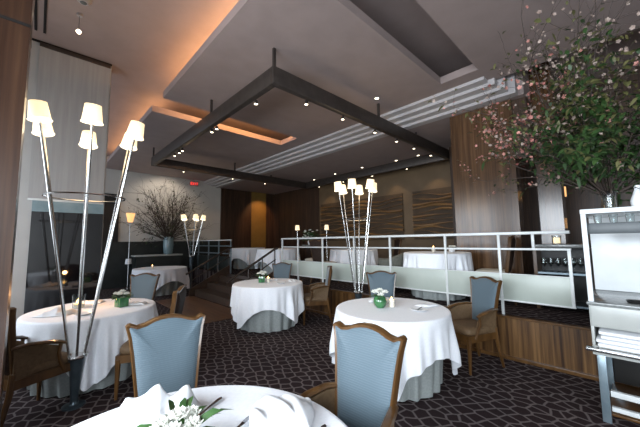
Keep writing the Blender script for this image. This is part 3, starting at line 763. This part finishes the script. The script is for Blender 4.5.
# flowers on pedestal upstairs
vz = .14
pd = thing('pedestal', 'dark pedestal on platform under green and white flowers', 'pedestal', (6.48, 7.2, .52))
MB().box(-.16, .16, -.16, .16, 0, .82, .01).build('body', 'leather', pd); MB().box(-.2, .2, -.2, .2, .82, .86, .006).build('top', 'granite', pd)
fw = thing('flower_vase', 'green and white flowers on pedestal between two slim lamps', 'flowers', (6.48, 7.2, 1.38))
MB().lathe([(0, 0), (.07, 0), (.1, .08), (.08, .16), (.07, .16), (0, .1)]).build('vase', 'china', fw)
rr = random.Random(9); lb = MB()
for k in range(26):
    th, r_ = rr.uniform(0, 6.28), rr.uniform(0, .26); mb = MB(); bloom(mb, (r_ * cos(th), r_ * sin(th), .28 + rr.uniform(-.1, .2)), .05, rr); mb.build('bloom', 'petal', fw, recalc=False, smooth=False)
for k in range(160):
    th, r_ = rr.uniform(0, 6.28), rr.uniform(.03, .22); leafq(lb, Vector((r_ * cos(th), r_ * sin(th), .2 + rr.uniform(-.08, .2))), Vector((cos(th), sin(th), rr.uniform(-.2, .9))), .12, .05, rr)
lb.build('leaves', 'leaf', fw, recalc=False)

# ------------------------------------------------------------------ sideboard by the column on the platform
sb = thing('sideboard', 'open sideboard with glassware before the striped column', 'sideboard', (5.33, .66, .52))
MB().box(-.2, .2, -.3, .3, .84, .89, .004).build('top', 'granite', sb)
for y in (-.28, .28): MB().box(-.19, .19, y - .02, y + .02, 0, .84).build('side_panel', 'chairwood', sb)
for z in (.06, .48): MB().box(-.18, .18, -.26, .26, z, z + .025).build('shelf', 'greysteel', sb)
MB().box(.16, .18, -.26, .26, .085, .84).build('back_panel', 'black', sb)
cl = thing('candle_holder', 'lit glass candle on sideboard before the striped column', 'candle', (5.3, .70, 1.41), 0, 'table candles')
MB().lathe([(0, 0), (.05, 0), (.055, .12), (.05, .12), (.045, .01), (0, .01)]).build('glass', 'glass', cl); MB().lathe([(0, .012), (.04, .012), (.04, .09), (0, .09)]).build('candle', 'shade', cl)
g0 = None
for i, y in enumerate((-.2, -.12, -.04, .04, .12, .2)):
    if g0 is None:
        g0 = MB().lathe([(0, 0), (.028, 0), (.004, .006), (.004, .07), (.03, .1), (.034, .15), (.030, .19), (.028, .19), (.03, .12), (0, .078)], seg=16).build('wine_glass', 'glass')
    g = g0 if i == 0 else g0.copy()
    if i: COL.objects.link(g)
    g.location = (5.26, .66 + y, .52 + .508)
    tag(g, ('rightmost', 'second from right', 'third from right', 'third from left', 'second from left', 'leftmost')[i] + ' clear stemmed glass in row on the sideboard shelf', 'glass', 'stemmed glasses on the sideboard')

# ------------------------------------------------------------------ service station, right edge
SX, SY = 3.4, .275     # front left corner
ss = thing('service_station', 'white framed service station with drawer and hutch at right edge', 'service station', (SX, SY, 0))
def pb(name, mat, x0, x1, y0, y1, z0, z1, bev=.004, par=None): return MB().box(x0, x1, y0, y1, z0, z1, bev).build(name, mat, par or ss)
W = 1.2; DP = .85
for (x, y) in ((.02, -.02), (.02, -W + .08), (DP - .08, -.02), (DP - .08, -W + .08)): pb('leg', 'greysteel', x, x + .055, y - .055, y, 0, .53)
pb('lower_shelf', 'beige', 0, DP, -W, 0, .53, .60)
for y in (0, -W + .02): pb('side_panel', 'beige', .03, DP, y - .02, y, .60, .755)
pb('carcass', 'beige', .012, DP, -W, 0, .755, .935)
dr = pb('drawer', 'beige', 0, .012, -W + .01, -.01, .765, .93)
pb('counter', 'granite', -.02, DP + .01, -W - .01, .01, .935, .96)
pb('back_panel', 'white', DP - .03, DP, -W, 0, .96, 1.71)
for y in (-.002, -W + .04): pb('hutch_post', 'white', .0, .04, y - .035, y, .96, 1.70)
pb('hutch_top', 'white', 0, DP, -W, 0, 1.70, 1.74)
pb('hutch_side', 'white', .04, DP - .03, -W, -W + .02, .96, 1.70)
pb('hutch_shelf', 'charcoal', .05, .30, -W + .02, -.01, 1.53, 1.62)
pb('base_bar', 'rail_white', .06, .10, -W + .05, -.08, .20, .245)
pb('base_bar', 'rail_white', .05, .09, -W + .05, -.08, .09, .125)
pb('base_shade_sheet', 'black', DP - .06, DP - .04, -W + .05, -.08, .08, .53)  # black sheet stands in for the shade in the open base
pb('base_shelf', 'chairwood', .06, DP - .05, -W + .05, -.06, .05, .07)
# stacked linens and trays
for i in range(4):
    z = .602 + i * .033
    o = MB().box(-.02 + .006 * (i % 2), .42, -.62 - .02 * (i % 3), -.035 + .02 * (i % 2) - .01 * i, 0, .029, .013).build('folded_linen', 'napkin', loc=(SX, SY, z))
    tag(o, ['lowest', 'second lowest', 'third', 'topmost'][i] + ' folded white linen stacked under the station drawer', 'linen', 'folded linens in the service station')
ty = thing('tray', 'shiny steel tray edge standing out below station linens', 'tray', (SX - .06, SY + .015, .592))
MB().box(-.03, .05, -.5, .02, -.016, .006, .003).build('rim', 'steel', ty)
for i, (y, m_) in enumerate(((-.28, 'black'), (-.42, 'china'), (-.55, 'black'))):
    o = MB().lathe([(0, 0), (.045, 0), (.06, .02), (.056, .02), (.04, .005), (0, .005)]).build('small_dish', m_, loc=(SX + .14, SY + y, .961))
    tag(o, ['left black dish on the station counter', 'white dish between black ones on the station counter', 'right black dish on the station counter'][i], 'dish', 'small dishes on the station counter')
for i, y in enumerate((-.10, -.20, -.30)):
    o = MB().lathe([(0, 0), (.024, 0), (.03, .075), (.027, .075), (.021, .005), (0, .005)], seg=16).build('tumbler', 'glass', loc=(SX + .2, SY + y, 1.621))
    tag(o, ['left', 'middle', 'right'][i] + ' clear tumbler under the station hutch top', 'glass', 'tumblers in the hutch')
bt = thing('carafe', 'white carafe on station top at the right image edge', 'carafe', (SX + .25, SY - .36, 1.742))
MB().lathe([(0, 0), (.045, 0), (.05, .06), (.03, .12), (.018, .16), (.022, .19), (0, .19)]).build('body', 'china', bt)

# ------------------------------------------------------------------ light
def area(name, loc, direction, sx, sy, power, col, spread=180):
    l = bpy.data.lights.new(name, 'AREA'); l.shape = 'RECTANGLE'; l.size = sx; l.size_y = sy; l.energy = power; l.color = col; l.spread = math.radians(spread)
    o = bpy.data.objects.new(name, l); COL.objects.link(o); o.location = loc
    o.rotation_euler = Vector(direction).to_track_quat('-Z', 'Y').to_euler(); return o
def spot(name, loc, target, power, col, ang, blend=.6, r=.03):
    l = bpy.data.lights.new(name, 'SPOT'); l.energy = power; l.color = col; l.spot_size = math.radians(ang); l.spot_blend = blend; l.shadow_soft_size = r
    o = bpy.data.objects.new(name, l); COL.objects.link(o); o.location = loc
    o.rotation_euler = (Vector(target) - Vector(loc)).to_track_quat('-Z', 'Y').to_euler(); return o
def point(name, loc, power, col, r=.05):
    l = bpy.data.lights.new(name, 'POINT'); l.energy = power; l.color = col; l.shadow_soft_size = r
    o = bpy.data.objects.new(name, l); COL.objects.link(o); o.location = loc; return o
DAY = (.84, .92, 1.0)
for (ya, yb_) in ((-3.32, -1.5), (-1.32, .5), (.68, 2.5), (3.5, 5.3)):
    area('window_daylight', (-1.95, (ya + yb_) / 2, 1.95), (1, 0, 0), 2.5, yb_ - ya, {-3.32: 230, -1.32: 110, .68: 170, 3.5: 70}[ya], DAY).rotation_euler = Vector((1, 0, -.45)).to_track_quat('-Z', 'Y').to_euler()
WARM = (1, .72, .42)
ORG = (1, .50, .20)
# cove lamps lying on the dropped ceiling panels
area('cove_lamp', (1.75, 3.7, 4.20), (-.5, 0, 1), 3.3, .06, 13, ORG)
area('cove_lamp', (1.75, 9.0, 4.20), (-.5, 0, 1), 5.0, .06, 12, ORG)
area('cove_lamp', (3.2, 5.42, 4.20), (0, .9, 1), 2.4, .06, 45, ORG)
# soffit and frame spots
for (x, y) in ((7.9, 8.2), (7.9, 6.6), (7.9, 5.2), (7.9, 3.8)): spot('soffit_spot', (x, y, 3.80), (8.5, y, 2.0), 16, WARM, 70)
for (x, y, tx, ty_) in ((2.2, 4.9, 3.1, 4.6), (2.75, 3.1, 2.9, 2.0), (5.2, 3.1, 5.0, 2.3), (5.9, 3.1, 5.7, 4.9), (5.6, 8.55, 5.4, 7.5)): spot('frame_spot', (x, y, 3.48), (tx, ty_, .8), 30, (1, .82, .6), 50)
spot('wall_wash', (5.35, 11.5, 4.0), (5.6, 12.2, 2.4), 90, ORG, 60)
spot('wall_wash', (7.6, 11.0, 3.8), (7.6, 12.2, 2.4), 60, ORG, 70)
spot('wall_wash', (3.4, 11.0, 4.0), (3.4, 12.2, 2.6), 40, (1, .85, .7), 110)  # unseen spot added to brighten the pale far wall
point('lamp_glow', (.315, 3.70, 2.66), 9, WARM, .3)
point('lamp_glow', (4.04, 3.33, 2.6), 6, WARM, .25)
point('lamp_glow', (3.62, 9.72, 2.45), 5, WARM, .25)
point('candle_glow', (.40, 4.52, ZT + .24), 5, ORG, .03)
w = bpy.data.worlds.new('sky'); sc.world = w; w.use_nodes = True
bg = w.node_tree.nodes['Background']; bg.inputs['Color'].default_value = (.75, .86, 1, 1); bg.inputs['Strength'].default_value = 1.2

# ------------------------------------------------------------------ camera
f, p, a, r = 294.5, .0926, .7659, -.01345
F = Vector((sin(a) * cos(p), cos(a) * cos(p), sin(p))); R0 = Vector((cos(a), -sin(a), 0)); U0 = R0.cross(F)
R = R0 * cos(r) + U0 * sin(r); U = U0 * cos(r) - R0 * sin(r)
cd = bpy.data.cameras.new('camera'); cam = bpy.data.objects.new('camera', cd); COL.objects.link(cam)
cd.sensor_width = 36; cd.lens = f * 36 / 640; cd.clip_start = .05; cd.clip_end = 100
mw = Matrix(((R.x, U.x, -F.x, 0), (R.y, U.y, -F.y, 0), (R.z, U.z, -F.z, 1.5), (0, 0, 0, 1)))
cam.matrix_world = mw
sc.camera = cam
sc.view_settings.view_transform = 'Standard'; sc.view_settings.look = 'None'; sc.view_settings.gamma = 1; sc.view_settings.exposure = .45
sc.view_settings.use_curve_mapping = False
sc.cycles.use_denoising = True
sc.cycles.max_bounces = 8; sc.cycles.diffuse_bounces = 4; sc.cycles.glossy_bounces = 4
